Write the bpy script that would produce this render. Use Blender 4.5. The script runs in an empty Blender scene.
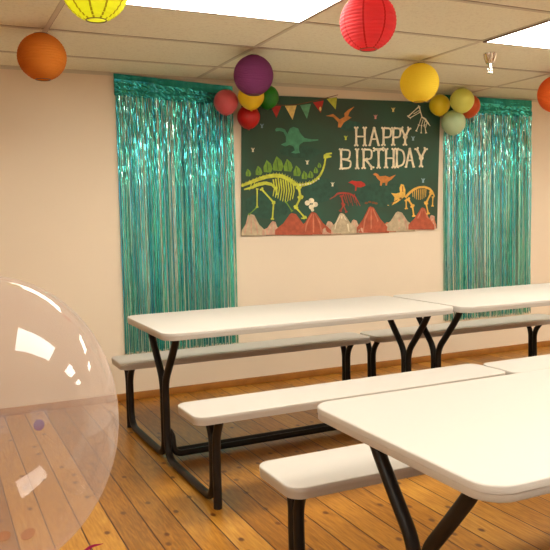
import bpy, bmesh, math, random
from mathutils import Vector, Matrix
random.seed(7)
C = bpy.context.scene
COL = C.collection
PI = math.pi

# ---------------------------------------------------------------- camera
F = 727.7                                   # focal length in pixels of the 550 px frame
EYE = Vector((-1.544, -5.115, 1.304))
BR = Vector((0.903323, -0.428439, -0.021141))
BF = Vector((0.425509, 0.901206, -0.082281))
BU = Vector((0.054305, 0.065330, 0.996385))
cd = bpy.data.cameras.new('camera'); cam = bpy.data.objects.new('camera', cd); COL.objects.link(cam)
cd.sensor_width = 36.0; cd.lens = F / 550 * 36.0; cd.clip_start = .02
m = Matrix.Identity(4)
for i in range(3):
    m[i][0] = BR[i]; m[i][1] = BU[i]; m[i][2] = -BF[i]; m[i][3] = EYE[i]
cam.matrix_world = m
C.camera = cam

# ---------------------------------------------------------------- world, exposure
w = bpy.data.worlds.new('world'); C.world = w; w.use_nodes = True
bg = w.node_tree.nodes['Background']; bg.inputs[0].default_value = (.75, .85, 1, 1); bg.inputs[1].default_value = .6
C.view_settings.view_transform = 'Standard'; C.view_settings.look = 'None'
C.view_settings.gamma = 1; C.view_settings.use_curve_mapping = False
C.view_settings.exposure = 0.0
PANEL = 20.0                                # strength of the fluorescent ceiling panels
WIN = 1.2                                   # daylight through the windows behind the photographer

H = 2.31                                    # ceiling height


def ray(px, py):
    return (BF + BR * ((px - 275) / F) - BU * ((py - 275) / F))


def on_y(px, py, y=0.0):                    # photo reading -> point on the plane at depth y
    d = ray(px, py); t = (y - EYE.y) / d.y
    return EYE + d * t


# ---------------------------------------------------------------- materials
def srgb(r, g, b):
    f = lambda c: ((c / 255 + .055) / 1.055) ** 2.4 if c / 255 > .04045 else c / 255 / 12.92
    return (f(r), f(g), f(b), 1)


def mat(name, col, rough=.5, metal=0, spec=None, bump=0, bscale=50, var=0, vscale=5, coat=0):
    m = bpy.data.materials.new(name); m.use_nodes = True
    nt = m.node_tree; b = nt.nodes['Principled BSDF']
    b.inputs['Base Color'].default_value = col
    b.inputs['Roughness'].default_value = rough; b.inputs['Metallic'].default_value = metal
    if spec is not None: b.inputs['Specular IOR Level'].default_value = spec
    if coat: b.inputs['Coat Weight'].default_value = coat; b.inputs['Coat Roughness'].default_value = .15
    tc = nt.nodes.new('ShaderNodeTexCoord')
    if bump:
        n = nt.nodes.new('ShaderNodeTexNoise'); n.inputs['Scale'].default_value = bscale; n.inputs['Detail'].default_value = 4
        bp = nt.nodes.new('ShaderNodeBump'); bp.inputs['Strength'].default_value = bump; bp.inputs['Distance'].default_value = .002
        nt.links.new(tc.outputs['Object'], n.inputs['Vector']); nt.links.new(n.outputs['Fac'], bp.inputs['Height'])
        nt.links.new(bp.outputs['Normal'], b.inputs['Normal'])
    if var:
        n = nt.nodes.new('ShaderNodeTexNoise'); n.inputs['Scale'].default_value = vscale; n.inputs['Detail'].default_value = 3
        r = nt.nodes.new('ShaderNodeValToRGB')
        r.color_ramp.elements[0].position = .3; r.color_ramp.elements[1].position = .7
        r.color_ramp.elements[0].color = tuple(c * (1 - var) for c in col[:3]) + (1,)
        r.color_ramp.elements[1].color = tuple(min(1, c * (1 + var)) for c in col[:3]) + (1,)
        nt.links.new(tc.outputs['Object'], n.inputs['Vector']); nt.links.new(n.outputs['Fac'], r.inputs['Fac'])
        nt.links.new(r.outputs['Color'], b.inputs['Base Color'])
    return m


def emit(name, col, s):
    m = bpy.data.materials.new(name); m.use_nodes = True; nt = m.node_tree
    nt.nodes.remove(nt.nodes['Principled BSDF'])
    e = nt.nodes.new('ShaderNodeEmission'); e.inputs[0].default_value = col; e.inputs[1].default_value = s
    nt.links.new(e.outputs[0], nt.nodes['Material Output'].inputs[0])
    return m


def paper(name, col, tr=.45):
    m = bpy.data.materials.new(name); m.use_nodes = True; nt = m.node_tree
    b = nt.nodes['Principled BSDF']; b.inputs['Base Color'].default_value = col; b.inputs['Roughness'].default_value = .8
    t = nt.nodes.new('ShaderNodeBsdfTranslucent'); t.inputs[0].default_value = col
    x = nt.nodes.new('ShaderNodeMixShader'); x.inputs[0].default_value = tr
    n = nt.nodes.new('ShaderNodeTexNoise'); n.inputs['Scale'].default_value = 90
    bp = nt.nodes.new('ShaderNodeBump'); bp.inputs['Strength'].default_value = .25; bp.inputs['Distance'].default_value = .002
    tc = nt.nodes.new('ShaderNodeTexCoord'); nt.links.new(tc.outputs['Object'], n.inputs['Vector'])
    nt.links.new(n.outputs['Fac'], bp.inputs['Height']); nt.links.new(bp.outputs['Normal'], b.inputs['Normal'])
    nt.links.new(b.outputs[0], x.inputs[1]); nt.links.new(t.outputs[0], x.inputs[2])
    nt.links.new(x.outputs[0], nt.nodes['Material Output'].inputs[0])
    return m


def mathn(nt, op, a, b=None, c=None):
    n = nt.nodes.new('ShaderNodeMath'); n.operation = op
    for i, v in enumerate((a, b, c)):
        if v is None: continue
        if isinstance(v, (int, float)): n.inputs[i].default_value = v
        else: nt.links.new(v, n.inputs[i])
    return n.outputs[0]


def wood_floor():
    m = bpy.data.materials.new('pine_boards'); m.use_nodes = True; nt = m.node_tree; L = nt.links.new
    b = nt.nodes['Principled BSDF']
    g = nt.nodes.new('ShaderNodeNewGeometry'); s = nt.nodes.new('ShaderNodeSeparateXYZ'); L(g.outputs['Position'], s.inputs[0])
    u = mathn(nt, 'DIVIDE', mathn(nt, 'ADD', s.outputs[0], .1285 * 200 + .004), .1285)
    fr = mathn(nt, 'FRACT', u); idx = mathn(nt, 'FLOOR', u)
    wn = nt.nodes.new('ShaderNodeTexWhiteNoise'); wn.noise_dimensions = '1D'; L(idx, wn.inputs['W'])
    # board joint
    d = mathn(nt, 'MINIMUM', fr, mathn(nt, 'SUBTRACT', 1.0, fr))
    gap = mathn(nt, 'LESS_THAN', d, .024)
    edge = nt.nodes.new('ShaderNodeMapRange'); L(d, edge.inputs[0]); edge.inputs[1].default_value = .012; edge.inputs[2].default_value = .035
    edge.inputs[3].default_value = 0; edge.inputs[4].default_value = 1
    # grain coordinates, shifted board by board
    cb = nt.nodes.new('ShaderNodeCombineXYZ')
    L(mathn(nt, 'MULTIPLY', s.outputs[0], 9.0), cb.inputs[0])
    L(mathn(nt, 'ADD', mathn(nt, 'MULTIPLY', s.outputs[1], .9), mathn(nt, 'MULTIPLY', wn.outputs['Value'], 40)), cb.inputs[1])
    L(mathn(nt, 'MULTIPLY', wn.outputs['Value'], 17), cb.inputs[2])
    n1 = nt.nodes.new('ShaderNodeTexNoise'); n1.inputs['Scale'].default_value = 1.3; n1.inputs['Detail'].default_value = 2; n1.inputs['Distortion'].default_value = .6
    L(cb.outputs[0], n1.inputs['Vector'])
    rings = mathn(nt, 'SINE', mathn(nt, 'MULTIPLY', n1.outputs['Fac'], 75))
    n2 = nt.nodes.new('ShaderNodeTexNoise'); n2.inputs['Scale'].default_value = 12; n2.inputs['Detail'].default_value = 5
    L(cb.outputs[0], n2.inputs['Vector'])
    gr = mathn(nt, 'ADD', mathn(nt, 'MULTIPLY', rings, .06), mathn(nt, 'MULTIPLY', mathn(nt, 'SUBTRACT', mathn(nt, 'MULTIPLY', n2.outputs['Fac'], 1.7), .58), .55))
    gr = mathn(nt, 'ADD', gr, mathn(nt, 'MULTIPLY', wn.outputs['Value'], .42))
    ramp = nt.nodes.new('ShaderNodeValToRGB'); cr = ramp.color_ramp
    cr.elements[0].position = .1; cr.elements[0].color = srgb(130, 80, 18)
    cr.elements[1].position = .85; cr.elements[1].color = srgb(198, 148, 62)
    e = cr.elements.new(.45); e.color = srgb(170, 114, 36)
    L(gr, ramp.inputs[0])
    # knots
    vo = nt.nodes.new('ShaderNodeTexVoronoi'); vo.inputs['Scale'].default_value = 1.0; vo.voronoi_dimensions = '2D'
    kb = nt.nodes.new('ShaderNodeCombineXYZ')
    L(mathn(nt, 'MULTIPLY', s.outputs[0], 8.5), kb.inputs[0]); L(mathn(nt, 'MULTIPLY', s.outputs[1], 5.5), kb.inputs[1])
    L(kb.outputs[0], vo.inputs['Vector'])
    kr = nt.nodes.new('ShaderNodeMapRange'); L(vo.outputs['Distance'], kr.inputs[0])
    kr.inputs[1].default_value = .06; kr.inputs[2].default_value = .13; kr.inputs[3].default_value = 1; kr.inputs[4].default_value = 0
    vs = nt.nodes.new('ShaderNodeSeparateColor'); L(vo.outputs['Color'], vs.inputs[0])
    kn = mathn(nt, 'MULTIPLY', kr.outputs[0], mathn(nt, 'GREATER_THAN', vs.outputs[0], .58))
    mx = nt.nodes.new('ShaderNodeMix'); mx.data_type = 'RGBA'; L(kn, mx.inputs[0]); L(ramp.outputs[0], mx.inputs[6]); mx.inputs[7].default_value = srgb(92, 44, 18)
    mg = nt.nodes.new('ShaderNodeMix'); mg.data_type = 'RGBA'; L(gap, mg.inputs[0]); L(mx.outputs[2], mg.inputs[6]); mg.inputs[7].default_value = srgb(70, 24, 10)
    L(mg.outputs[2], b.inputs['Base Color'])
    bp = nt.nodes.new('ShaderNodeBump'); bp.inputs['Strength'].default_value = .5; bp.inputs['Distance'].default_value = .003
    L(edge.outputs[0], bp.inputs['Height']); L(bp.outputs[0], b.inputs['Normal'])
    b.inputs['Roughness'].default_value = .33
    return m


def foil_mat(name, ca=(48, 160, 165), cb_=(95, 205, 185)):
    m = bpy.data.materials.new(name); m.use_nodes = True; nt = m.node_tree; L = nt.links.new
    b = nt.nodes['Principled BSDF']; b.inputs['Metallic'].default_value = .85; b.inputs['Roughness'].default_value = .2
    n = nt.nodes.new('ShaderNodeTexNoise'); n.inputs['Scale'].default_value = 3.5; n.inputs['Detail'].default_value = 2
    mp = nt.nodes.new('ShaderNodeMapping'); mp.inputs['Scale'].default_value = (6, 1, .8)
    tc = nt.nodes.new('ShaderNodeTexCoord'); L(tc.outputs['Object'], mp.inputs[0]); L(mp.outputs[0], n.inputs['Vector'])
    r = nt.nodes.new('ShaderNodeValToRGB'); L(n.outputs['Fac'], r.inputs[0])
    r.color_ramp.elements[0].position = .35; r.color_ramp.elements[0].color = srgb(*ca)
    r.color_ramp.elements[1].position = .65; r.color_ramp.elements[1].color = srgb(*cb_)
    L(r.outputs[0], b.inputs['Base Color'])
    return m


def film_mat():
    m = bpy.data.materials.new('clear_balloon_film'); m.use_nodes = True; nt = m.node_tree; L = nt.links.new
    nt.nodes.remove(nt.nodes['Principled BSDF'])
    t = nt.nodes.new('ShaderNodeBsdfTransparent'); t.inputs[0].default_value = (.915, .89, .885, 1)
    d = nt.nodes.new('ShaderNodeBsdfTranslucent'); d.inputs[0].default_value = (.84, .74, .69, 1)
    d2 = nt.nodes.new('ShaderNodeBsdfDiffuse'); d2.inputs[0].default_value = (.84, .74, .69, 1)
    a = nt.nodes.new('ShaderNodeMixShader'); a.inputs[0].default_value = .5; L(d.outputs[0], a.inputs[1]); L(d2.outputs[0], a.inputs[2])
    lw = nt.nodes.new('ShaderNodeLayerWeight'); lw.inputs['Blend'].default_value = .25
    mr = nt.nodes.new('ShaderNodeMapRange'); L(lw.outputs['Facing'], mr.inputs[0])
    mr.inputs[1].default_value = 0; mr.inputs[2].default_value = 1; mr.inputs[3].default_value = .17; mr.inputs[4].default_value = .36
    x = nt.nodes.new('ShaderNodeMixShader'); L(mr.outputs[0], x.inputs[0]); L(t.outputs[0], x.inputs[1]); L(a.outputs[0], x.inputs[2])
    g = nt.nodes.new('ShaderNodeBsdfGlossy'); g.inputs['Roughness'].default_value = .04; g.inputs[0].default_value = (1, 1, 1, 1)
    fr = nt.nodes.new('ShaderNodeFresnel'); fr.inputs[0].default_value = 1.4
    geo = nt.nodes.new('ShaderNodeNewGeometry')                       # thin film: same reflectance from both sides
    y = nt.nodes.new('ShaderNodeMixShader')
    lw2 = nt.nodes.new('ShaderNodeLayerWeight'); lw2.inputs['Blend'].default_value = .12
    k = mathn(nt, 'ADD', mathn(nt, 'MULTIPLY', lw2.outputs['Facing'], .30), .024)
    L(k, y.inputs[0]); L(x.outputs[0], y.inputs[1]); L(g.outputs[0], y.inputs[2])
    L(y.outputs[0], nt.nodes['Material Output'].inputs[0])
    return m


def plastic_mat():
    m = mat('white_moulded_plastic', srgb(192, 186, 177), rough=.6)
    nt = m.node_tree; L = nt.links.new; b = nt.nodes['Principled BSDF']
    tc = nt.nodes.new('ShaderNodeTexCoord'); mp = nt.nodes.new('ShaderNodeMapping'); mp.inputs['Scale'].default_value = (2, 14, 60)
    n = nt.nodes.new('ShaderNodeTexNoise'); n.inputs['Scale'].default_value = 9; n.inputs['Detail'].default_value = 5
    L(tc.outputs['Object'], mp.inputs[0]); L(mp.outputs[0], n.inputs['Vector'])
    bp = nt.nodes.new('ShaderNodeBump'); bp.inputs['Strength'].default_value = .35; bp.inputs['Distance'].default_value = .0015
    L(n.outputs['Fac'], bp.inputs['Height']); L(bp.outputs[0], b.inputs['Normal'])
    return m


def ceiling_mat():
    m = bpy.data.materials.new('ceiling_tile'); m.use_nodes = True; nt = m.node_tree; L = nt.links.new
    b = nt.nodes['Principled BSDF']; b.inputs['Roughness'].default_value = .9
    tc = nt.nodes.new('ShaderNodeTexCoord')
    n = nt.nodes.new('ShaderNodeTexNoise'); n.inputs['Scale'].default_value = 60; n.inputs['Detail'].default_value = 6; n.inputs['Roughness'].default_value = .7
    L(tc.outputs['Object'], n.inputs['Vector'])
    r = nt.nodes.new('ShaderNodeValToRGB'); L(n.outputs['Fac'], r.inputs[0])
    r.color_ramp.elements[0].position = .33; r.color_ramp.elements[0].color = srgb(222, 218, 196)
    r.color_ramp.elements[1].position = .5; r.color_ramp.elements[1].color = srgb(236, 234, 212)
    L(r.outputs[0], b.inputs['Base Color'])
    bp = nt.nodes.new('ShaderNodeBump'); bp.inputs['Strength'].default_value = .3; bp.inputs['Distance'].default_value = .002
    L(n.outputs['Fac'], bp.inputs['Height']); L(bp.outputs[0], b.inputs['Normal'])
    return m


M = dict(
    wall=mat('painted_wall', srgb(230, 214, 190), rough=.75, bump=.15, bscale=120, var=.02, vscale=1.5),
    ceil=ceiling_mat(), grid=mat('ceiling_grid', srgb(205, 197, 176), rough=.6),
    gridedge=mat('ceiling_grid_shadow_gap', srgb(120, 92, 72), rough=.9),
    floor=wood_floor(), plastic=plastic_mat(),
    base=mat('stained_baseboard', srgb(160, 104, 38), rough=.5, var=.18, vscale=9),
    metal=mat('dark_bronze_metal', srgb(24, 20, 18), rough=.45, spec=.3, bump=.1, bscale=300),
    foot=mat('black_plastic', srgb(26, 24, 23), rough=.5),
    foil=foil_mat('teal_foil', (70, 196, 192), (104, 226, 206)), foil4=foil_mat('header_foil', (40, 150, 150), (66, 180, 172)), foil2=foil_mat('blue_teal_foil', (70, 175, 205), (90, 205, 212)), foil3=foil_mat('pale_teal_foil', (170, 235, 225), (215, 240, 228)), film=film_mat(),
    chrome=mat('chrome', srgb(225, 222, 215), rough=.14, metal=1),
    white=mat('white_paint', srgb(235, 230, 220), rough=.4),
    frame=mat('light_frame', srgb(120, 100, 84), rough=.5),
    panel=emit('light_diffuser', (1, .945, .83, 1), PANEL),
    string=mat('white_thread', srgb(215, 205, 190), rough=.8),
    wire=mat('thin_wire', srgb(120, 110, 95), rough=.4, metal=1),
    magenta=mat('magenta_ribbon', srgb(170, 20, 95), rough=.3),
)


# ---------------------------------------------------------------- mesh helpers
def link(name, bm, mats, parent=None, smooth=True, loc=None):
    me = bpy.data.meshes.new(name); bm.normal_update(); bm.to_mesh(me); bm.free()
    for mm in (mats if isinstance(mats, (list, tuple)) else [mats]): me.materials.append(mm)
    if smooth:
        me.polygons.foreach_set('use_smooth', [True] * len(me.polygons))
        me.set_sharp_from_angle(angle=math.radians(38))
    o = bpy.data.objects.new(name, me); COL.objects.link(o)
    if loc: o.location = loc
    if parent: o.parent = parent
    return o


def tag(o, label, cat, group=None):
    o['label'] = label; o['category'] = cat
    if group: o['group'] = group
    return o


def thing(name, label, cat, loc=(0, 0, 0), rz=0, group=None):
    o = bpy.data.objects.new(name, None); COL.objects.link(o); o.location = loc; o.rotation_euler = (0, 0, rz)
    o.empty_display_size = .1
    return tag(o, label, cat, group)


def struct(o):
    o['kind'] = 'structure'; return o


def box(bm, x0, x1, y0, y1, z0, z1, mi=0, bevel=0):
    v = [bm.verts.new((x, y, z)) for x in (x0, x1) for y in (y0, y1) for z in (z0, z1)]
    fs = [(0, 1, 3, 2), (4, 6, 7, 5), (0, 4, 5, 1), (2, 3, 7, 6), (0, 2, 6, 4), (1, 5, 7, 3)]
    out = []
    for f in fs:
        q = bm.faces.new([v[i] for i in f]); q.material_index = mi; out.append(q)
    if bevel:
        es = list({e for q in out for e in q.edges})
        bmesh.ops.bevel(bm, geom=es, offset=bevel, segments=2, affect='EDGES', profile=.5)


def catmull(p, n=8):
    p = [Vector(a) for a in p]; q = [p[0] * 2 - p[1]] + p + [p[-1] * 2 - p[-2]]; out = []
    for i in range(1, len(q) - 2):
        a, b, c, d = q[i - 1:i + 3]
        for k in range(n):
            t = k / n
            out.append(.5 * ((2 * b) + (c - a) * t + (2 * a - 5 * b + 4 * c - d) * t * t + (3 * b - a - 3 * c + d) * t ** 3))
    out.append(p[-1]); return out


def fillet(p, r, n=7):                      # straight runs joined by arcs
    p = [Vector(a) for a in p]; out = [p[0]]
    for i in range(1, len(p) - 1):
        a, b, c = p[i - 1], p[i], p[i + 1]; rr = r[i] if isinstance(r, (list, tuple)) else r
        u = (a - b); v = (c - b); k = min(rr, u.length * .49, v.length * .49)
        s = b + u.normalized() * k; e = b + v.normalized() * k
        for j in range(n + 1):
            t = j / n; out.append((1 - t) ** 2 * s + 2 * t * (1 - t) * b + t * t * e)
    out.append(p[-1]); return out


def tube(bm, pts, r, seg=12, cap=True, mi=0):
    pts = [Vector(p) for p in pts]; rings = []; nrm = None
    for i, p in enumerate(pts):
        t = (pts[min(i + 1, len(pts) - 1)] - pts[max(i - 1, 0)]).normalized()
        if nrm is None:
            nrm = t.orthogonal().normalized()
            if abs(t.x) < .9: nrm = (Vector((1, 0, 0)) - t * t.x).normalized()
        nrm = (nrm - t * nrm.dot(t)).normalized(); bn = t.cross(nrm)
        rr = r[i] if isinstance(r, (list, tuple)) else r
        rings.append([bm.verts.new(p + (nrm * math.cos(a) + bn * math.sin(a)) * rr) for a in [2 * PI * k / seg for k in range(seg)]])
    for a, b in zip(rings, rings[1:]):
        for k in range(seg):
            f = bm.faces.new((a[k], a[(k + 1) % seg], b[(k + 1) % seg], b[k])); f.material_index = mi
    if cap:
        bm.faces.new(rings[0][::-1]).material_index = mi; bm.faces.new(rings[-1]).material_index = mi


def lathe(bm, prof, seg=40, mi=0, axis_z=True):
    rings = []
    for (r, z) in prof:
        if r < 1e-5: rings.append([bm.verts.new((0, 0, z))])
        else: rings.append([bm.verts.new((r * math.cos(2 * PI * k / seg), r * math.sin(2 * PI * k / seg), z)) for k in range(seg)])
    for a, b in zip(rings, rings[1:]):
        for k in range(seg):
            A, A2 = a[k % len(a)], a[(k + 1) % len(a)]; B, B2 = b[k % len(b)], b[(k + 1) % len(b)]
            vs = []
            for q in (A, A2, B2, B):
                if q not in vs: vs.append(q)
            if len(vs) > 2: bm.faces.new(vs).material_index = mi


def rrect(x0, x1, y0, y1, r, n=8):
    out = []
    for cx, cy, a0 in ((x1 - r, y1 - r, 0), (x0 + r, y1 - r, PI / 2), (x0 + r, y0 + r, PI), (x1 - r, y0 + r, 1.5 * PI)):
        for k in range(n + 1):
            a = a0 + PI / 2 * k / n; out.append((cx + r * math.cos(a), cy + r * math.sin(a)))
    return out


def slab(bm, hx, hy, r, top, th):           # moulded top: rolled edge, side wall, recessed underside
    prof = [(.008, 0), (.0035, .0004), (.001, .0018), (0, .004), (0, th * .48), (.0012, th * .52), (.0012, th - .005), (.003, th - .001), (.006, th), (.022, th), (.025, th - .014)]
    rings = []
    for ins, dz in prof:
        rings.append([bm.verts.new((x, y, top - dz)) for x, y in rrect(-hx + ins, hx - ins, -hy + ins, hy - ins, max(r - ins, .004))])
    for a, b in zip(rings, rings[1:]):
        for k in range(len(a)): bm.faces.new((a[k], b[k], b[(k + 1) % len(b)], a[(k + 1) % len(a)]))
    bm.faces.new(rings[0]); bm.faces.new(rings[-1][::-1])


# ---------------------------------------------------------------- the room
X0, X1, Y0 = -3.6, 5.4, -8.6
bm = bmesh.new(); box(bm, X0 - .1, X1 + .1, Y0 - .1, .1, -.1, 0); struct(link('floor', bm, M['floor'], smooth=False))
bm = bmesh.new(); box(bm, X0, X1, 0, .1, 0, H); struct(link('wall_back', bm, M['wall'], smooth=False))
bm = bmesh.new(); box(bm, X0 - .1, X0, Y0, .1, 0, H); struct(link('wall_left', bm, M['wall'], smooth=False))
bm = bmesh.new(); box(bm, X1, X1 + .1, Y0, .1, 0, H); struct(link('wall_right', bm, M['wall'], smooth=False))
# wall behind the photographer, with two window openings
WZ0, WZ1 = .95, 2.05
wins = [(-2.6, -.6), (1.2, 3.4)]
bm = bmesh.new()
xs = [X0 - .1] + [a for p in wins for a in p] + [X1 + .1]
for i in range(0, len(xs), 2): box(bm, xs[i], xs[i + 1], Y0 - .1, Y0, 0, H)
for a, b in wins: box(bm, a, b, Y0 - .1, Y0, 0, WZ0); box(bm, a, b, Y0 - .1, Y0, WZ1, H)
struct(link('wall_front', bm, M['wall'], smooth=False))
for i, (a, b) in enumerate(wins):
    bm = bmesh.new()
    for x in (a, (a + b) / 2 - .02, b - .04): box(bm, x, x + .04, Y0 - .07, Y0 - .02, WZ0, WZ1)
    for z in (WZ0, WZ1 - .04): box(bm, a + .04, (a + b) / 2 - .02, Y0 - .07, Y0 - .02, z, z + .04); box(bm, (a + b) / 2 + .02, b - .04, Y0 - .07, Y0 - .02, z, z + .04)
    o = struct(link('window_%d' % (i + 1), bm, M['white'], smooth=False))
    ld = bpy.data.lights.new('daylight', 'AREA'); ld.shape = 'RECTANGLE'; ld.size = b - a; ld.size_y = WZ1 - WZ0
    ld.energy = WIN * (b - a) * (WZ1 - WZ0) * PI; ld.color = (.86, .92, 1)
    lo = bpy.data.objects.new('daylight', ld); COL.objects.link(lo)
    lo.location = ((a + b) / 2, Y0 - .12, (WZ0 + WZ1) / 2); lo.rotation_euler = (PI / 2, 0, 0)

# ceiling: tiles with a T-bar grid
GX = [-.93 + 1.207 * k for k in range(-2, 6)]
GY = [-.42 - .615 * k for k in range(0, 14)]
bm = bmesh.new(); box(bm, X0 - .1, X1 + .1, Y0 - .1, .1, H, H + .1)
for x in GX:
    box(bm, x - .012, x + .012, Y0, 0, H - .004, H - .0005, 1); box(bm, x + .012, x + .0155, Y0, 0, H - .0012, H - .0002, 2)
for y in GY:
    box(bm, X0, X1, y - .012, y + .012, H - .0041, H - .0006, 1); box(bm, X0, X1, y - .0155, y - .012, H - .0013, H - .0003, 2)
box(bm, X0, X1, -.022, 0, H - .004, H - .0005, 1); box(bm, X0, X1, -.0015, 0, H - .022, H - .004, 1)
struct(link('ceiling', bm, [M['ceil'], M['grid'], M['gridedge']], smooth=False))

bm = bmesh.new(); box(bm, X0, X1, -.016, 0, 0, .052, bevel=.004); struct(link('baseboard_back', bm, M['base']))
bm = bmesh.new(); box(bm, X0, X0 + .016, Y0, -.016, 0, .052, bevel=.004); struct(link('baseboard_left', bm, M['base']))
bm = bmesh.new(); box(bm, X1 - .016, X1, Y0, -.016, 0, .052, bevel=.004); struct(link('baseboard_right', bm, M['base']))


# ---------------------------------------------------------------- ceiling lights
def ceiling_light(x0, y1, label):
    t = thing('ceiling_light', label, 'ceiling light', (x0 + .6, y1 - .305, H - .004), 0, 'flat fluorescent ceiling panels')
    bm = bmesh.new(); hx, hy = .595, .3
    for a in ((-hx, hx, hy - .012, hy), (-hx, hx, -hy, -hy + .012), (-hx, -hx + .012, -hy + .012, hy - .012), (hx - .012, hx, -hy + .012, hy - .012)):
        box(bm, *a, -.008, 0)
    link('frame', bm, M['frame'], t, smooth=False)
    bm = bmesh.new(); box(bm, -hx + .012, hx - .012, -hy + .012, hy - .012, -.004, -.001)
    link('diffuser', bm, M['panel'], t, smooth=False)
    return t


ceiling_light(GX[2], GY[2], 'bright ceiling panel between the yellow-green and the red paper lanterns')
ceiling_light(GX[4], GY[2], 'bright ceiling panel at the right edge above the sprinkler')
for (x, y) in ((GX[0], GY[6]), (GX[2], GY[6]), (GX[4], GY[6]), (GX[6], GY[2]), (GX[6], GY[6])):  # last two are unseen panels, added to brighten the right side of the room
    ceiling_light(x, y, 'bright ceiling panel out of view, over the near part or added at far right')

# ---------------------------------------------------------------- foil fringe curtains
def foil_curtain(xl, xr, ztl, ztr, zb, label, seed):
    rnd = random.Random(seed)
    t = thing('foil_curtain', label, 'foil curtain', ((xl + xr) / 2, 0, zb), 0, 'teal foil fringe curtains')
    hw = (xr - xl) / 2
    top = lambda x: (ztl + (ztr - ztl) * (x + hw) / (2 * hw)) - zb
    # header: crumpled solid foil
    bm = bmesh.new(); nx, nz = 60, 12; hh = .15; g = []
    for i in range(nx + 1):
        x = -hw + 2 * hw * i / nx; col = []
        for j in range(nz + 1):
            z = top(x) - hh * j / nz; rough = .25 if j < 5 else 1.2
            fold = .006 * max(0, 1 - abs(j - 4 - .8 * math.sin(x * 5)) / 1.2) + .005 * max(0, 1 - abs(j - 9 + .6 * math.sin(x * 8)) / 1.2)
            col.append(bm.verts.new((x, -.016 - fold + .0028 * rough * rnd.uniform(-1, 1) + .002 * math.sin(x * 30), z)))
        g.append(col)
    for i in range(nx):
        for j in range(nz): bm.faces.new((g[i][j], g[i][j + 1], g[i + 1][j + 1], g[i + 1][j]))
    link('header', bm, M['foil4'], t, smooth=False)
    # fringe: hundreds of thin strips with their own twist and sway
    bm = bmesh.new()
    layers = [(-.010, 100, .0062), (-.019, 80, .0060), (-.028, 34, .0055)]
    for yl, n, sw in layers:
        for k in range(n):
            x = -hw + .005 + (2 * hw - .01) * (k + .5 + rnd.uniform(-.5, .5)) / n
            zt = top(x) - hh * .93; zend = rnd.uniform(-.010, .018)
            seg = 44; a = rnd.gauss(0, .45); ph = rnd.uniform(0, 6.3); dr = rnd.uniform(-.006, .006); aw = rnd.uniform(.05, .35)
            mi = rnd.choice((0, 0, 0, 1, 1, 2)); prev = None
            for j in range(seg + 1):
                s = j / seg; z = zt + (zend - zt) * s
                cr = .75 if s < .16 else (.4 if s < .34 else .12)
                ang = a + aw * math.sin(3 * s + ph) + cr * rnd.uniform(-1, 1)
                lean = (.006 if s < .16 else 0) * math.sin(s * 60 + x * 9)
                xx = min(hw, max(-hw, x + dr * s)); yy = yl + rnd.uniform(-1, 1) * (.0055 if s < .16 else (.003 if s < .34 else .0012)) + .002 * math.sin(ph * 2 + s * 9)
                c, sn = math.cos(ang) * sw / 2, math.sin(ang) * sw / 2
                cur = (bm.verts.new((xx - c, yy - sn, z)), bm.verts.new((xx + c, yy + sn, z + rnd.uniform(-.004, .004))))
                if prev: bm.faces.new((prev[0], cur[0], cur[1], prev[1])).material_index = mi
                prev = cur
    o = link('fringe', bm, [M['foil'], M['foil2'], M['foil3']], t, smooth=False); o['kind'] = 'stuff'


foil_curtain(-.338, .548, 2.303, 2.262, .335, 'shiny teal foil fringe curtain left of the dinosaur birthday banner', 3)
foil_curtain(2.492, 3.50, 2.300, 2.296, .34, 'shiny teal foil fringe curtain right of the dinosaur birthday banner', 5)

# ---------------------------------------------------------------- birthday banner
BY = -.012


def wav(x, z): return .004 * math.sin(x * 6 + z * 2) + .002 * math.sin(x * 14 - z * 5)


INK = {}
PALS = dict(ground=(48, 66, 44), ground2=(34, 76, 58), bone=(226, 216, 184), lime=(196, 204, 66), leaf=(112, 152, 48), dkgreen=(56, 92, 34), teal=(70, 140, 104), orange=(196, 124, 54),
            red=(186, 48, 32), flagred=(178, 44, 34), flagcream=(226, 196, 116), flagteal=(92, 156, 116), flaglime=(182, 184, 62), volc=(170, 80, 50), volc2=(196, 118, 84), pale=(186, 168, 136), pale2=(196, 152, 128),
            rust=(158, 60, 44), gold=(222, 176, 78), blue=(150, 180, 190), pinkish=(190, 130, 120), brown=(120, 70, 30), dark=(30, 42, 28))
names = list(PALS)
bmats = [mat('print_' + n, srgb(*PALS[n]), rough=.7, var=.2, vscale=30) for n in names]
# cloth ground: dark green drifting to teal green lower down
gm = bmats[0]; nt = gm.node_tree
rr = [n for n in nt.nodes if n.type == 'VALTORGB'][0]; nn = [n for n in nt.nodes if n.type == 'TEX_NOISE'][0]; nn.inputs['Scale'].default_value = 2.2
rr.color_ramp.elements[0].color = srgb(50, 64, 44); rr.color_ramp.elements[1].color = srgb(40, 86, 66)
bn = bmesh.new()
P_TL, P_TR, P_BR, P_BL = on_y(241, 94.5), on_y(439.5, 103), on_y(436, 228.5), on_y(240.5, 236)
NX, NZ = 60, 36; gv = {}
for side, off in ((0, 0), (1, .0015)):
    for i in range(NX + 1):
        for j in range(NZ + 1):
            u, v = i / NX, j / NZ
            tp = P_TL.lerp(P_TR, u); bt = P_BL.lerp(P_BR, u); p = tp.lerp(bt, v)
            z = p.z - .012 * v * math.sin(u * PI * 2.0) * .5
            gv[side, i, j] = bn.verts.new((p.x, BY + off + wav(p.x, z), z))
for i in range(NX):
    for j in range(NZ):
        bn.faces.new((gv[0, i, j], gv[0, i, j + 1], gv[0, i + 1, j + 1], gv[0, i + 1, j]))
        bn.faces.new((gv[1, i, j], gv[1, i + 1, j], gv[1, i + 1, j + 1], gv[1, i, j + 1]))
LAY = [0]


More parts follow.
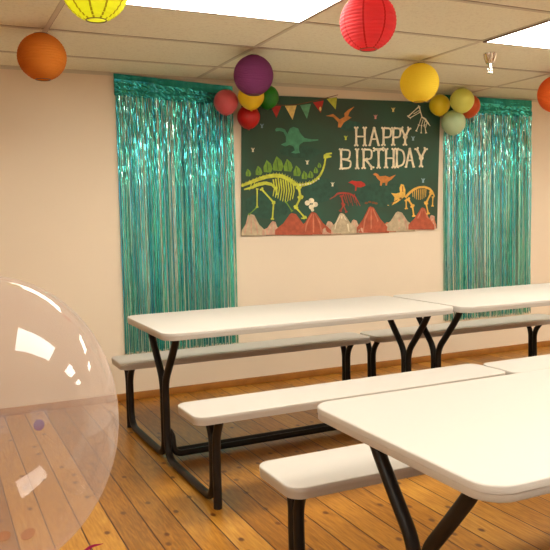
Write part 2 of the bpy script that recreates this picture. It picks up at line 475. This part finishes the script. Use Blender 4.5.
def ink(pts, col, lvl=1):                   # filled printed shape, points read off the banner
    vs = []
    for (px, py) in pts:
        p = on_y(px, py, BY); vs.append(bn.verts.new((p.x, BY - .0035 - .0004 * lvl + wav(p.x, p.z), p.z)))
    try:
        f = bn.faces.new(vs); f.material_index = names.index(col)
        f.normal_update()
        if f.normal.y > 0: f.normal_flip()
        bmesh.ops.triangulate(bn, faces=[f])
    except ValueError: pass


def blob(x, y, rx, ry, col, lvl=1, n=12, rot=0, jag=0):
    pts = []
    for k in range(n):
        a = 2 * PI * k / n; q = 1 + jag * random.uniform(-1, 1)
        dx, dy = rx * math.cos(a) * q, ry * math.sin(a) * q
        pts.append((x + dx * math.cos(rot) - dy * math.sin(rot), y + dx * math.sin(rot) + dy * math.cos(rot)))
    ink(pts, col, lvl)


def stroke(pts, wd, col, lvl=2):
    for i, (a, b) in enumerate(zip(pts, pts[1:])):
        w0 = wd[i] if isinstance(wd, (list, tuple)) else wd; w1 = wd[i + 1] if isinstance(wd, (list, tuple)) else wd
        dx, dy = b[0] - a[0], b[1] - a[1]; L = math.hypot(dx, dy) or 1; nx, ny = -dy / L, dx / L
        ink([(a[0] + nx * w0 / 2, a[1] + ny * w0 / 2), (b[0] + nx * w1 / 2, b[1] + ny * w1 / 2), (b[0] - nx * w1 / 2, b[1] - ny * w1 / 2), (a[0] - nx * w0 / 2, a[1] - ny * w0 / 2)], col, lvl)


def bone(a, b, wd=.9, col='bone', lvl=3, knob=1.0):
    wd *= 1.18
    stroke([a, ((a[0] + b[0]) / 2, (a[1] + b[1]) / 2), b], [wd * 1.15, wd * .8, wd * 1.15], col, lvl)
    dx, dy = b[0] - a[0], b[1] - a[1]; L = math.hypot(dx, dy) or 1; nx, ny = -dy / L * wd * .55, dx / L * wd * .55
    for p in (a, b):
        for s in (-1, 1): blob(p[0] + nx * s, p[1] + ny * s, wd * .62 * knob, wd * .62 * knob, col, lvl + .1 + .05 * s, 8)


# washes of teal behind the animals
for x, y, rx, ry in ((268, 205, 24, 14), (320, 190, 18, 12), (385, 195, 30, 12), (350, 126, 12, 5), (300, 152, 20, 6)):
    blob(x, y, rx, ry, 'ground2', .3, 16, jag=.08)
# volcanoes along the hem
def peak(x0, x1, xp, yp, yb, col, col2, lvl, top=2.2):
    m1 = (x0 * .5 + xp * .5, yb * .42 + yp * .58); m2 = (x1 * .5 + xp * .5, yb * .42 + yp * .58)
    ink([(x0, yb), (x0 + .2, yb - 5), (m1[0] - .6, m1[1] + 1), (xp - top, yp + 1), (xp - top * .4, yp), (xp + top * .5, yp + .6), (xp + top, yp + 1.2), (m2[0] + .4, m2[1] + 1.4), (x1 - .2, yb - 4.6), (x1, yb)], col, lvl)
    for k in range(3):
        xx = xp + (k - 1) * (x1 - x0) * .2
        stroke([(xp + (k - 1) * top * .6, yp + 2), (xx, (yp + yb) / 2), (xx + (k - 1) * 1.5, yb - 2)], [.5, 1.6, 1.0], col2, lvl + .4)


for a in ((262, 281, 273.5, 221, 235.2, 'pale2', 'pale', .5), (322, 341, 329, 221, 234.2, 'pale2', 'pale', .5), (346, 363, 354, 219.5, 233.2, 'pale2', 'pale', .5), (381, 396, 388, 222, 231.8, 'volc2', 'pale2', .5), (426, 436, 432, 215, 228.7, 'pale2', 'volc2', .5),
          (241.2, 266, 251, 214, 235.6, 'pale', 'pale2', 1, 3.2), (275, 312, 293, 213, 235, 'volc', 'volc2', 1.1, 3), (298, 331, 313, 212, 234.6, 'volc', 'volc2', 1.6, 2.6),
          (330, 358, 341.5, 213, 233.6, 'pale', 'bone', 1.2, 2.4), (356, 389, 371, 206.5, 232.8, 'volc', 'volc2', 1.6, 2.6), (384, 415, 399, 211.5, 231.2, 'pale', 'pale2', 1.3, 3), (408, 434, 422.5, 207.5, 229.6, 'volc', 'volc2', 1.9, 2.2)):
    peak(*a)
# smoke puffs
for x, y, r in ((307, 203, 2.6), (311, 200.8, 2.8), (314.8, 204.5, 2.6), (311, 207, 2.6), (312, 210, 1.6)): blob(x, y, r, r, 'bone', 2.5 + r * .1, 10)
for x, y in ((366, 203), (369.5, 202), (373, 202.6), (376, 203.4)): blob(x, y, 1.8, 1.1, 'brown', 2.2 + x * .001, 8)
# bunting
stroke([(268, 104.5), (284, 105.5), (298, 104.5), (312, 101.5), (324, 98.5), (338, 94.8)], .6, 'brown', .6)
for (a, b, c, col) in (((270.5, 106), (281, 106.2), (276.2, 118), 'flagred'), ((284.5, 106), (296, 105.5), (292, 120), 'flagcream'), ((299.5, 105.5), (310.5, 104), (306.5, 119), 'flagteal'), ((312.5, 102.5), (323.5, 100.5), (320.5, 113), 'flagred'), ((326.5, 99), (337, 97.2), (335.5, 109.5), 'flaglime')):
    ink([a, b, c], col, 1)
blob(320, 109, 1.2, 2.4, 'flagcream', 1.8, 6)
# small tracks and leaves scattered over the cloth
for x, y, col in ((253, 150, 'bone'), (307, 162.5, 'bone'), (332, 184.5, 'bone'), (375.5, 117, 'pinkish'), (392.7, 110, 'flagcream'), (345.5, 138, 'lime'), (412.7, 138.6, 'blue'), (422.5, 180.7, 'blue'), (262, 126, 'blue'), (360, 160, 'dkgreen')):
    stroke([(x, y + 2), (x, y - 1)], [2.0, 1.2], col, 1); 
    for s in (-1, 0, 1): stroke([(x, y + .5), (x + s * 1.7, y - 2.2)], [.8, .5], col, 1.2 + .1 * s)
# long-necked plated skeleton
spine = [(241.2, 186), (250, 182.5), (258, 179.5), (266, 176.8), (274, 175.6), (281, 176), (287.5, 178.7), (293, 182.5), (296.5, 185.2), (303, 185), (311, 182.8), (316, 179.5), (319.5, 175.5), (322.3, 170), (324, 164.5), (325, 158)]
for (x, y, r) in ((248.5, 173, 3.4), (259, 171, 4.2), (268, 167, 5.6), (278, 164.5, 6.6), (288, 166, 5.6), (297, 171.5, 4.8), (304.5, 175.5, 3.8), (310.5, 174.8, 3.4), (315.5, 170.5, 2.8), (319, 165.5, 2.3)):
    ink([(x - r * .75, y + r * .9), (x - r * .8, y), (x - r * .25, y - r * 1.25), (x + r * .5, y - r * .6), (x + r * .8, y + r * .3), (x + r * .5, y + r)], 'leaf', 1.4)
    stroke([(x - r * .2, y - r * .8), (x, y + r * .8)], .7, 'dkgreen', 1.7)
stroke(spine, [2.6, 3.2, 3.6, 3.8, 4.0, 4.0, 4.0, 4.0, 3.4, 3.0, 2.6, 2.4, 2.1, 1.9, 1.7, 1.5], 'lime', 2.4)
stroke([(244, 189.5), (252, 187.5), (258, 184.5), (265, 183), (272, 184.5), (276, 189), (277, 195)], [1.4, 2.6, 3.6, 3.4, 3.0, 2.4, 1.4], 'lime', 2.2)
for k in range(34):
    t = k / 33 * (len(spine) - 2.2); i = int(t); f = t - i
    x = spine[i][0] + (spine[i + 1][0] - spine[i][0]) * f; y = spine[i][1] + (spine[i + 1][1] - spine[i][1]) * f
    stroke([(x, y), (x + 1.2, y - 3.2)], [.8, .4], 'lime', 2.6)
    if k > 2 and x < 256: stroke([(x, y), (x - 2.6, y + 8.5)], [1.1, .7], 'lime', 2.7)
for k in range(9):
    x = 273 + k * 2.45; y = 178 + abs(k - 2) * .7; dy = 17 + 5 * math.sin(k / 8 * PI)
    stroke([(x, y), (x + 1.4, y + dy * .5), (x - .2, y + dy)], [1.4, 1.3, .8], 'lime', 2.8)
for k in range(8): blob(300 + k * 2.6, 185 - k * .35 - (k > 4) * (k - 4) * 1.2, .8, .8, 'bone', 3.2, 6)
bone((257.2, 189), (257, 207), 1.0, 'lime'); bone((257, 207), (249, 214.5), .9, 'leaf')
bone((261.5, 189), (273.5, 202.5), 1.5, 'lime'); bone((273.5, 203), (272.3, 219), 1.3, 'lime')
bone((298.5, 187.5), (300.3, 197), 2.2, 'lime'); bone((300.3, 197.5), (295.8, 207), 1.8, 'lime'); bone((295.8, 207.5), (304.5, 217.5), 1.5, 'lime')
bone((286, 202), (292, 211), 1.0, 'leaf'); stroke([(301, 218.3), (306.5, 218)], 1.2, 'lime', 3)
ink([(323, 158.6), (323.2, 155), (326, 153.2), (331.2, 152.6), (331.4, 154), (328, 155), (331, 156.2), (330.6, 157.4), (326, 158.4)], 'lime', 3.5)
# teal sail-backed reptile
ink([(275, 129.5), (276.5, 128), (281, 128), (284.5, 129.5), (287, 134), (289.5, 128.5), (293, 127), (297.5, 128.5), (300, 133.5), (304, 138), (311, 139.4), (318, 139.4), (318, 140.6), (310, 141.6), (303, 142), (299, 145), (298.5, 150), (299.5, 153), (295, 153.6), (290.5, 152.6), (294.5, 150.4), (293, 146.5), (289, 145), (285, 146.6), (280.5, 144.6), (285.5, 142.4), (285.5, 137), (283, 132), (279, 131), (275.6, 131.4)], 'teal', 1.5)
# orange flying reptile
ink([(325.5, 116), (333, 114), (339.5, 119.5), (344.5, 116.6), (344, 113.5), (348, 109.8), (354.5, 106.4), (349.5, 112), (347.8, 116), (351.5, 117.6), (343.5, 122.6), (340.5, 127.6), (337.5, 127.4), (338, 122.4), (333, 117)], 'orange', 1.5)
# small orange runner
ink([(372.6, 174.4), (375, 172.8), (377.8, 174), (379.6, 176.4), (385.5, 175.8), (389.5, 177.2), (396, 174.6), (391.5, 179.4), (387.6, 182), (387, 185.6), (385.4, 185.4), (385.4, 182.6), (382.4, 182.8), (381.4, 186), (379.8, 185.6), (380.2, 181.4), (377, 178.4), (375.6, 175.8)], 'orange', 1.5)
# small red runner
ink([(348, 182.6), (352, 180.6), (357, 181.4), (361, 181.2), (364.6, 183.6), (365.4, 185.6), (361, 187.4), (356.5, 187.2), (356, 191), (354.8, 190.6), (355, 186), (351.6, 183.6)], 'red', 1.5)
# rust winged skeleton
stroke([(329, 199.2), (334, 196.5), (337, 193.6), (343, 193), (349.5, 193.6), (355, 197), (360, 206)], [.5, 1.2, 1.8, 1.9, 1.6, 1.2, .6], 'rust', 1.8)
for k in range(6): stroke([(343 + k * 2.2, 194), (346 + k * 2.2, 203 + (k % 2) * 3)], [.9, .4], 'rust', 1.9)
bone((341, 196), (343, 204.5), 1.4, 'rust'); bone((343.5, 204.5), (340, 211), 1.2, 'rust'); bone((342, 203), (346, 212), 1.0, 'rust')
# pale long-billed skeleton top right
bone((407.6, 116.6), (418.6, 106.6), 1.0); bone((409.6, 118), (419.8, 112.2), .8); bone((418.8, 107), (421.6, 117.6), .9); stroke([(419, 110.5), (413, 114)], .8, 'bone', 3)
stroke([(421, 117), (424.5, 119), (427.6, 123.5), (429.6, 126.2)], [1.2, 1.8, 1.4, .6], 'bone', 2.8)
for k in range(4): stroke([(420.6 + k * 2, 118.5 + k * 1.2), (418.6 + k * 2.2, 124.5 + k * 1.1)], [.8, .5], 'bone', 2.9)
bone((418.4, 125), (415.8, 131), .8); bone((424, 125), (425.4, 133), .8); bone((421, 125.5), (420.6, 133), .7)
# golden horned skeleton
ink([(387.6, 205.6), (388.4, 203), (393, 200.4), (388, 198.4), (388.4, 197.2), (394.5, 197.4), (387, 193.4), (387.4, 192.6), (396, 193.6), (400, 192.4), (399.4, 188), (401, 184), (403.6, 184.8), (405.2, 190), (405, 196), (400.5, 200), (397, 202.6), (391, 205.8)], 'gold', 2)
blob(400.5, 198.4, 1.3, 1.1, 'brown', 2.6, 8); stroke([(402.4, 186.4), (402.6, 192)], .8, 'brown', 2.6); stroke([(391, 203.4), (398, 199.6)], .6, 'brown', 2.6)
stroke([(405, 197.6), (409, 193), (413.5, 189.4), (418, 187.4), (424, 187), (429, 188.8), (432, 192), (434, 196.5)], [2.2, 2.4, 2.4, 2.2, 2.2, 2.2, 1.8, 1], 'gold', 2.3)
for k in range(8): stroke([(412 + k * 1.9, 190 - .2 * k), (412.5 + k * 1.8, 197 + 3 * math.sin(k / 7 * PI))], [.8, .5], 'gold', 2.4)
bone((407.6, 199), (412, 206), 1.7, 'gold'); bone((412, 206.4), (413.4, 216), 1.3, 'gold'); bone((405.8, 200.5), (406, 208.5), 1.2, 'gold')
bone((430.6, 193), (425.6, 203), 1.7, 'gold'); bone((425.6, 203.4), (427.8, 213.6), 1.3, 'gold'); bone((432.4, 197), (432, 206), 1.0, 'gold')
# the greeting in bone letters
def letter(ch, x0, x1, yt, yb, wd=2.0):
    ym = (yt + yb) / 2; xm = (x0 + x1) / 2; w_ = x1 - x0
    B = lambda a, b: bone(a, b, wd, 'bone', 3.4, .74)
    S = lambda p: stroke(catmull2(p), wd * .92, 'bone', 3.3)
    if ch == 'H': B((x0 + 1, yt), (x0 + 1, yb)); B((x1 - 1, yt), (x1 - 1, yb)); stroke([(x0 + 1, ym), (x1 - 1, ym)], wd * .8, 'bone', 3)
    if ch == 'A': stroke([(xm, yt - .3), (x0 + 1.2, yb)], 2.0, 'bone', 3.2); stroke([(xm, yt - .3), (x1 - 1.2, yb)], 2.0, 'bone', 3.3); blob(xm, yt, 1.3, 1.1, 'bone', 3.5, 8); blob(x0 + 1.1, yb, 1.5, 1, 'bone', 3.6, 8); blob(x1 - 1.1, yb, 1.5, 1, 'bone', 3.7, 8); stroke([(x0 + 2.4, ym + 2.6), (x1 - 2.4, ym + 2.6)], wd * .75, 'bone', 3)
    if ch == 'P': B((x0 + 1, yt), (x0 + 1, yb)); S([(x0 + 1, yt + .4), (x1 - 1.6, yt + .8), (x1 - .4, yt + (ym - yt) * .55), (x1 - 1.8, ym + .4), (x0 + 1, ym + 1)])
    if ch == 'R': B((x0 + 1, yt), (x0 + 1, yb)); S([(x0 + 1, yt + .4), (x1 - 2, yt + .8), (x1 - 1, yt + (ym - yt) * .55), (x1 - 2.4, ym), (x0 + 1, ym + .6)]); B((x0 + 3.2, ym + .8), (x1 - .4, yb))
    if ch == 'B': B((x0 + 1, yt), (x0 + 1.2, yb)); S([(x0 + 1, yt + .4), (x1 - 2.4, yt + 1), (x1 - 1.4, yt + (ym - yt) * .5), (x1 - 3, ym - .4), (x0 + 2, ym)]); S([(x0 + 2, ym), (x1 - 1.6, ym + 1.8), (x1 - .5, ym + 4.6), (x1 - 2.2, yb - 1), (x0 + 1, yb - .2)])
    if ch == 'I': B((xm, yt), (xm, yb))
    if ch == 'T': B((x0 + .6, yt + .4), (x1 - .6, yt)); B((xm, yt + .8), (xm, yb))
    if ch == 'D': B((x0 + 1, yt), (x0 + 1, yb)); S([(x0 + 1, yt + .4), (x1 - 2.6, yt + 2.2), (x1 - .6, ym), (x1 - 2.4, yb - 2.6), (x0 + 1, yb - .4)])
    if ch == 'Y': B((x0 + .6, yt), (xm, ym + .6)); B((x1 - .6, yt), (xm, ym + .6)); B((xm, ym + .6), (xm - .2, yb))


def catmull2(p): return [(v.x, v.y) for v in catmull([(a, b, 0) for a, b in p], 5)]


for ch, a, b in (('H', 355.2, 365.8), ('A', 368.6, 379.6), ('P', 382.2, 391), ('P', 391.8, 400.4), ('Y', 400.2, 409.4)): letter(ch, a, b, 127.6 + (a - 355) * .012, 145.4 - (a - 355) * .012)
for ch, a, b in (('B', 339.6, 351), ('I', 354.6, 359.6), ('R', 362.6, 372.6), ('T', 373.2, 383.6), ('H', 384.8, 394.4), ('D', 395.6, 404.8), ('A', 404.6, 414.2), ('Y', 415.4, 425.6)): letter(ch, a, b, 149.4 - (a - 340) * .01, 168.8 - (a - 340) * .03)
banner = link('birthday_banner', bn, bmats, smooth=False)
tag(banner, 'dark green cloth banner reading HAPPY BIRTHDAY with dinosaur skeletons on the wall', 'banner')

# ---------------------------------------------------------------- folding picnic tables with attached benches
TH, BH, OFF = .75, .445, .655               # table height, bench height, bench centre from table centre
HX, HY = .88, .385


def leg_frame_bm(x):
    bm = bmesh.new(); r = .0195; K = .708
    for s in (1, -1):
        p = [(x, s * .24, TH - .022), (x, s * .192, .65), (x, s * .10, .535), (x, s * .0205, .44), (x, s * .0205, .022), (x, s * (K - .025), .022), (x, s * (K - .020), .325), (x, s * (K - .095), BH - .03)]
        tube(bm, fillet(p, [0, .04, .08, .12, .11, .10, .10, .0]), r)
        q = [(x, s * (K + .019), .0), (x, s * (K + .019), .325), (x, s * (K + .07), BH - .03)]
        tube(bm, fillet(q, [0, .09, 0]), r)
    return bm


def picnic_table(x, y, rz, label, legs=(-.775, .775), skew=.03):
    t = thing('picnic_table', label, 'picnic table', (x, y, 0), rz, 'white folding picnic tables with attached benches')
    bm = bmesh.new(); slab(bm, HX, HY, .07, TH, .038); link('tabletop', bm, M['plastic'], t)
    for s in (1, -1):
        bm = bmesh.new(); slab(bm, HX, .146, .055, 0, .040); link('bench_seat', bm, M['plastic'], t, loc=(0, s * OFF, BH))
    for lx in legs:
        lf = link('leg_frame', leg_frame_bm(0), M['metal'], t, loc=(lx, 0, 0)); lf.rotation_euler = (0, 0, skew)
        for k in (1, -1):
            bm = bmesh.new(); box(bm, -.013, .013, -.24, .24, 0, .016, bevel=.003) if k == 1 else box(bm, -.013, .013, -.026, .026, -.012, .012, bevel=.003)
            if k == 1: link('crossbar', bm, M['metal'], lf, loc=(0, 0, TH - .038 + .001))
            else: link('weld_plate', bm, M['metal'], lf, loc=(0, 0, .36))
        for k in (1, -1):
            bm = bmesh.new(); box(bm, -.013, .013, -.095, .095, 0, .014, bevel=.003); link('bench_bracket', bm, M['metal'], lf, loc=(0, k * (OFF + .01), BH - .039))
    for k in (1, -1):
        bm = bmesh.new()
        tube(bm, fillet([(legs[0] + .012, k * .014, .17), (legs[0] + .03, k * .018, .14), (legs[0] + .033, k * .030, .04), (legs[1] - .033, k * .030, .04), (legs[1] - .03, k * .018, .14), (legs[1] - .012, k * .014, .17)], [0, .04, .10, .10, .04, 0]), .017)
        link('floor_stretcher', bm, M['metal'], t)
    return t


picnic_table(.315, -1.405, .006, 'white picnic table with its left end in view beside the left foil curtain', (-.775, .79), .015)
picnic_table(2.10, -1.435, -.004, 'white picnic table by the wall, butted to another and cut by the right edge', (-.79, .745), .04)
picnic_table(.315, -3.640, .0, 'white picnic table in the foreground at the lower right corner, nearest the camera', (-.768, .775), .0)


# ---------------------------------------------------------------- paper lanterns
def lantern(px, py, rpx, col, label, ribs=22, seams=0, squash=1.0, tr=.45, hole=.3, drop=.03, seamcol=None):
    d = ray(px, py); lo, hi = .5, 12
    for _ in range(50):
        t = (lo + hi) / 2; c = EYE + d * t; r = rpx * t / F
        if c.z + r * squash + drop < H: lo = t
        else: hi = t
    t = (lo + hi) / 2; c = EYE + d * t; r = rpx * t / F
    th = thing('paper_lantern', label, 'paper lantern', c, random.uniform(0, .6), 'round paper lanterns hanging under the ceiling')
    bm = bmesh.new(); prof = []; n = ribs * 4
    a0 = math.asin(hole)
    for i in range(n + 1):
        a = a0 + (PI - 2 * a0) * i / n; q = 1 - .022 * (1 - abs(math.cos(PI * ribs * i / n)))
        prof.append((r * q * math.sin(a), r * squash * q * math.cos(a)))
    lathe(bm, prof[::-1], 48)
    pm = paper('paper_' + label.split()[0] + '_%d' % int(px), col, tr)
    link('shade', bm, pm, th)
    if seams:
        for k in range(seams):
            bm = bmesh.new(); ph = 2 * PI * k / seams; prev = None
            for i in range(0, n + 1, 2):
                rr_, zz = prof[i][0] + .0012, prof[i][1]; dw = .0036 / max(rr_, .02)
                cur = [bm.verts.new((rr_ * math.cos(ph + s * dw), rr_ * math.sin(ph + s * dw), zz)) for s in (-1, 1)]
                if prev: bm.faces.new((prev[0], cur[0], cur[1], prev[1]))
                prev = cur
            link('paper_seam', bm, mat('seam_%d' % k, seamcol, rough=.8), th)
    for z in (1, -1):
        bm = bmesh.new(); zr = z * prof[0][1]; rr0 = prof[0][0]
        tube(bm, [(rr0 * math.cos(a), rr0 * math.sin(a), zr) for a in [2 * PI * k / 32 for k in range(33)]], .0022, 6, cap=False)
        link('rim', bm, M['wire'], th)
    top = r * squash + drop
    bm = bmesh.new()
    tube(bm, fillet([(-prof[0][0], 0, prof[0][1]), (-.01, 0, r * squash + .004), (.01, 0, r * squash + .004), (prof[0][0], 0, prof[0][1])], .01), .0012, 6)
    link('hanger', bm, M['wire'], th)
    bm = bmesh.new(); tube(bm, [(0, 0, r * squash), (0, 0, top)], .0012, 6); link('string', bm, M['string'], th)


lantern(42, 57, 24, srgb(212, 126, 28), 'orange paper lantern at the far left, in front of the plain wall', squash=.97)
lantern(95, -12.5, 33.5, srgb(248, 252, 90), 'yellow-green paper lantern cut by the top edge at upper left', ribs=16, seams=10, tr=.6, seamcol=srgb(176, 168, 30))
lantern(253.5, 75.5, 20, srgb(136, 58, 112), 'purple paper lantern above the balloon cluster at the banner left corner', ribs=26)
lantern(368, 22, 28.3, srgb(226, 84, 92), 'red ribbed paper lantern at top centre, the largest fully seen', ribs=20, seams=8, tr=.5, squash=1.0, seamcol=srgb(186, 30, 38))
lantern(419.5, 83, 19.5, srgb(248, 222, 62), 'golden yellow paper lantern in front of the banner right corner', ribs=26)
lantern(556.5, 94, 18.5, srgb(232, 116, 40), 'orange paper lantern at the right edge beside the right foil curtain', ribs=24)


# ---------------------------------------------------------------- small balloons
def balloon(px, py, rpx, y, col, label, group, tilt=0):
    c = on_y(px, py, y); r = rpx * (c - EYE).dot(BF) / F
    th = thing('balloon', label, 'balloon', c, 0, group); th.rotation_euler = (tilt, 0, random.uniform(0, 6))
    bm = bmesh.new(); prof = []
    for i in range(33):
        a = PI * i / 32; z = -math.cos(a); rr_ = math.sin(a)
        if z < 0: z *= 1.06; rr_ *= 1 - .10 * (-z) ** 2
        prof.append((max(0, rr_ * r) if 0 < i < 32 else 0, z * r))
    lathe(bm, prof, 36)
    mm = mat('latex_%d' % int(px), col, rough=.35, spec=.45); b = mm.node_tree.nodes['Principled BSDF']
    b.inputs['Subsurface Weight'].default_value = .15; b.inputs['Subsurface Radius'].default_value = (.03, .02, .02)
    link('skin', bm, mm, th)
    bm = bmesh.new(); lathe(bm, [(0, -1.05 * r), (.006, -1.06 * r), (.004, -1.08 * r), (.009, -1.11 * r), (.010, -1.12 * r), (0, -1.115 * r)], 14); link('knot', bm, mm, th)


GL = 'balloons clustered at the banner upper left corner'; GR = 'balloons clustered at the banner upper right corner'
balloon(226, 102, 12.3, -.135, srgb(214, 92, 100), 'pink balloon over the left foil curtain edge', GL)
balloon(267.5, 97, 11.5, -.10, srgb(30, 120, 20), 'green balloon peeking out right of the purple lantern', GL)
balloon(248.5, 117, 11.5, -.105, srgb(188, 22, 20), 'red balloon at the bottom of the left cluster', GL)
balloon(251, 96, 13.2, -.27, srgb(236, 196, 24), 'yellow balloon just under the purple lantern', GL)
balloon(439.5, 105, 10.3, -.12, srgb(226, 200, 26), 'yellow balloon at the left side of the right cluster', GR)
balloon(468.5, 106, 11.5, -.145, srgb(214, 92, 40), 'orange balloon mostly hidden behind the lime one', GR)
balloon(453.5, 122.5, 12, -.15, srgb(196, 222, 178), 'mint green balloon at the bottom of the right cluster', GR)
balloon(462, 100.5, 12, -.34, srgb(220, 222, 104), 'pale lime balloon at the top of the right cluster', GR)

# ---------------------------------------------------------------- sprinkler
SP = EYE + ray(490, 53) * ((H - EYE.z) / ray(490, 53).z)
t = thing('sprinkler', 'chrome fire sprinkler head on the ceiling near the right light panel', 'sprinkler', (SP.x, SP.y, H))
bm = bmesh.new(); lathe(bm, [(0, -.001), (.040, -.001), (.043, -.005), (.040, -.010), (.036, -.03), (.026, -.058), (.022, -.066), (0, -.066)], 64)
for vv in bm.verts:
    if vv.co.z < -.008: kk = 1 + .10 * math.cos(9 * math.atan2(vv.co.y, vv.co.x)); vv.co.x *= kk; vv.co.y *= kk
link('escutcheon', bm, M['chrome'], t)
bm = bmesh.new(); lathe(bm, [(0, -.066), (.011, -.066), (.011, -.082), (.015, -.084), (.015, -.092), (.008, -.094), (.006, -.120), (0, -.120)], 20); link('body', bm, M['chrome'], t)
for s in (-1, 1):
    bm = bmesh.new(); tube(bm, fillet([(s * .012, 0, -.088), (s * .019, 0, -.100), (s * .014, 0, -.116), (s * .003, 0, -.124)], .008), .0028, 8); link('yoke_arm', bm, M['chrome'], t)
bm = bmesh.new()
lathe(bm, [(0, -.122), (.010, -.122), (.010, -.126), (0, -.126)], 20)
for k in range(12):
    a = 2 * PI * k / 12; ca, sa = math.cos(a), math.sin(a)
    v = [bm.verts.new((ca * rr_ - sa * ww, sa * rr_ + ca * ww, z)) for z in (-.1225, -.1255) for rr_, ww in ((.009, -.0015), (.019, -.003), (.019, .003), (.009, .0015))]
    for f in ((0, 1, 2, 3), (7, 6, 5, 4), (0, 4, 5, 1), (1, 5, 6, 2), (2, 6, 7, 3), (3, 7, 4, 0)): bm.faces.new([v[i] for i in f])
link('deflector', bm, M['chrome'], t)

# ---------------------------------------------------------------- big clear confetti balloon on a stand, close by
BC = EYE + ray(-9, 425) * 1.28
t = thing('clear_balloon', 'large transparent balloon in the left foreground, cut by the left edge', 'balloon', (BC.x, BC.y, 0))
R = 125 * 1.28 / F; RZ = 149 * 1.28 / F
bm = bmesh.new(); prof = []
for i in range(65):
    a = PI * i / 64; z = -math.cos(a); rr_ = math.sin(a)
    if z < 0: rr_ *= 1 - .04 * z * z
    prof.append((rr_ * R if 0 < i < 64 else 0, z * RZ))
prof[0] = (.012, -RZ * 1.0); lathe(bm, prof, 96); link('skin', bm, M['film'], t, loc=(0, 0, BC.z))
zb = BC.z - RZ
bm = bmesh.new(); lathe(bm, [(.012, zb + .004), (.010, zb - .02), (.014, zb - .04), (.010, zb - .05), (.016, zb - .065), (0, zb - .065)], 20); link('neck', bm, M['white'], t)
bm = bmesh.new(); tube(bm, [(0, 0, .02), (0, 0, zb - .05)], .006, 12); link('pole', bm, M['white'], t)
bm = bmesh.new(); lathe(bm, [(0, .03), (.03, .03), (.11, .022), (.13, .01), (.13, 0), (0, 0)], 40); link('base', bm, M['white'], t)
# curled ribbon tied to the neck, its free end standing out to the right
e1 = EYE + ray(86, 550) * 1.30 - Vector((BC.x, BC.y, 0)); e2 = EYE + ray(103, 543.5) * 1.31 - Vector((BC.x, BC.y, 0))
e0 = EYE + ray(60, 580) * 1.29 - Vector((BC.x, BC.y, 0))
for k, pts in enumerate(([(0, 0, zb - .045), (e0.x * .5, e0.y * .5, zb - .06), e0, e1, e2], [(0, 0, zb - .045), (e0.x * .6, e0.y * .6, zb - .03), (e1.x, e1.y, e1.z - .012), e1 + Vector((.006, .002, .007))])):
    cp = catmull(pts, 10); bm = bmesh.new(); prev = None
    for i, p in enumerate(cp):
        s = i / (len(cp) - 1); wd = .0042 * (1 - s ** 4) + .0004
        up = Vector((.25 * math.sin(s * 9), 0, 1)).normalized()
        cur = [bm.verts.new(p + up * wd * q) for q in (-1, 1)]
        if prev: bm.faces.new((prev[0], cur[0], cur[1], prev[1]))
        prev = cur
    link('ribbon', bm, M['magenta'], t)


def confetti(px, py, k, r, col, label):     # thin round foil dots clinging to the inside of the skin
    d = ray(px, py); o = EYE - BC
    q = Vector((d.x / R, d.y / R, d.z / RZ)); p = Vector((o.x / R, o.y / R, o.z / RZ))
    A = q.dot(q); B = 2 * p.dot(q); Cc = p.dot(p) - .975 ** 2; D = B * B - 4 * A * Cc
    if D < 0: return
    tt = (-B + k * math.sqrt(D)) / 2 / A; pt = EYE + d * tt
    nrm = Vector(((pt - BC).x / R ** 2, (pt - BC).y / R ** 2, (pt - BC).z / RZ ** 2)).normalized()
    bm = bmesh.new(); lathe(bm, [(0, -.0003), (r, -.0003), (r, .0003), (0, .0003)], 24)
    o = link('confetti', bm, col, smooth=False); o.location = pt; o.rotation_mode = 'QUATERNION'; o.rotation_quaternion = nrm.to_track_quat('Z', 'Y')
    tag(o, label, 'confetti', 'confetti dots inside the clear balloon')


cv = mat('violet_dot', srgb(118, 78, 120), rough=.4); ct = mat('tan_dot', srgb(150, 92, 48), rough=.5)
confetti(39, 425, -1, .0085, cv, 'violet confetti dot near the middle of the clear balloon')
confetti(28, 534, 1, .0135, ct, 'tan confetti dot low in the clear balloon, right of its twin')
confetti(4, 536, 1, .012, ct, 'tan confetti dot low in the clear balloon at the left frame edge')
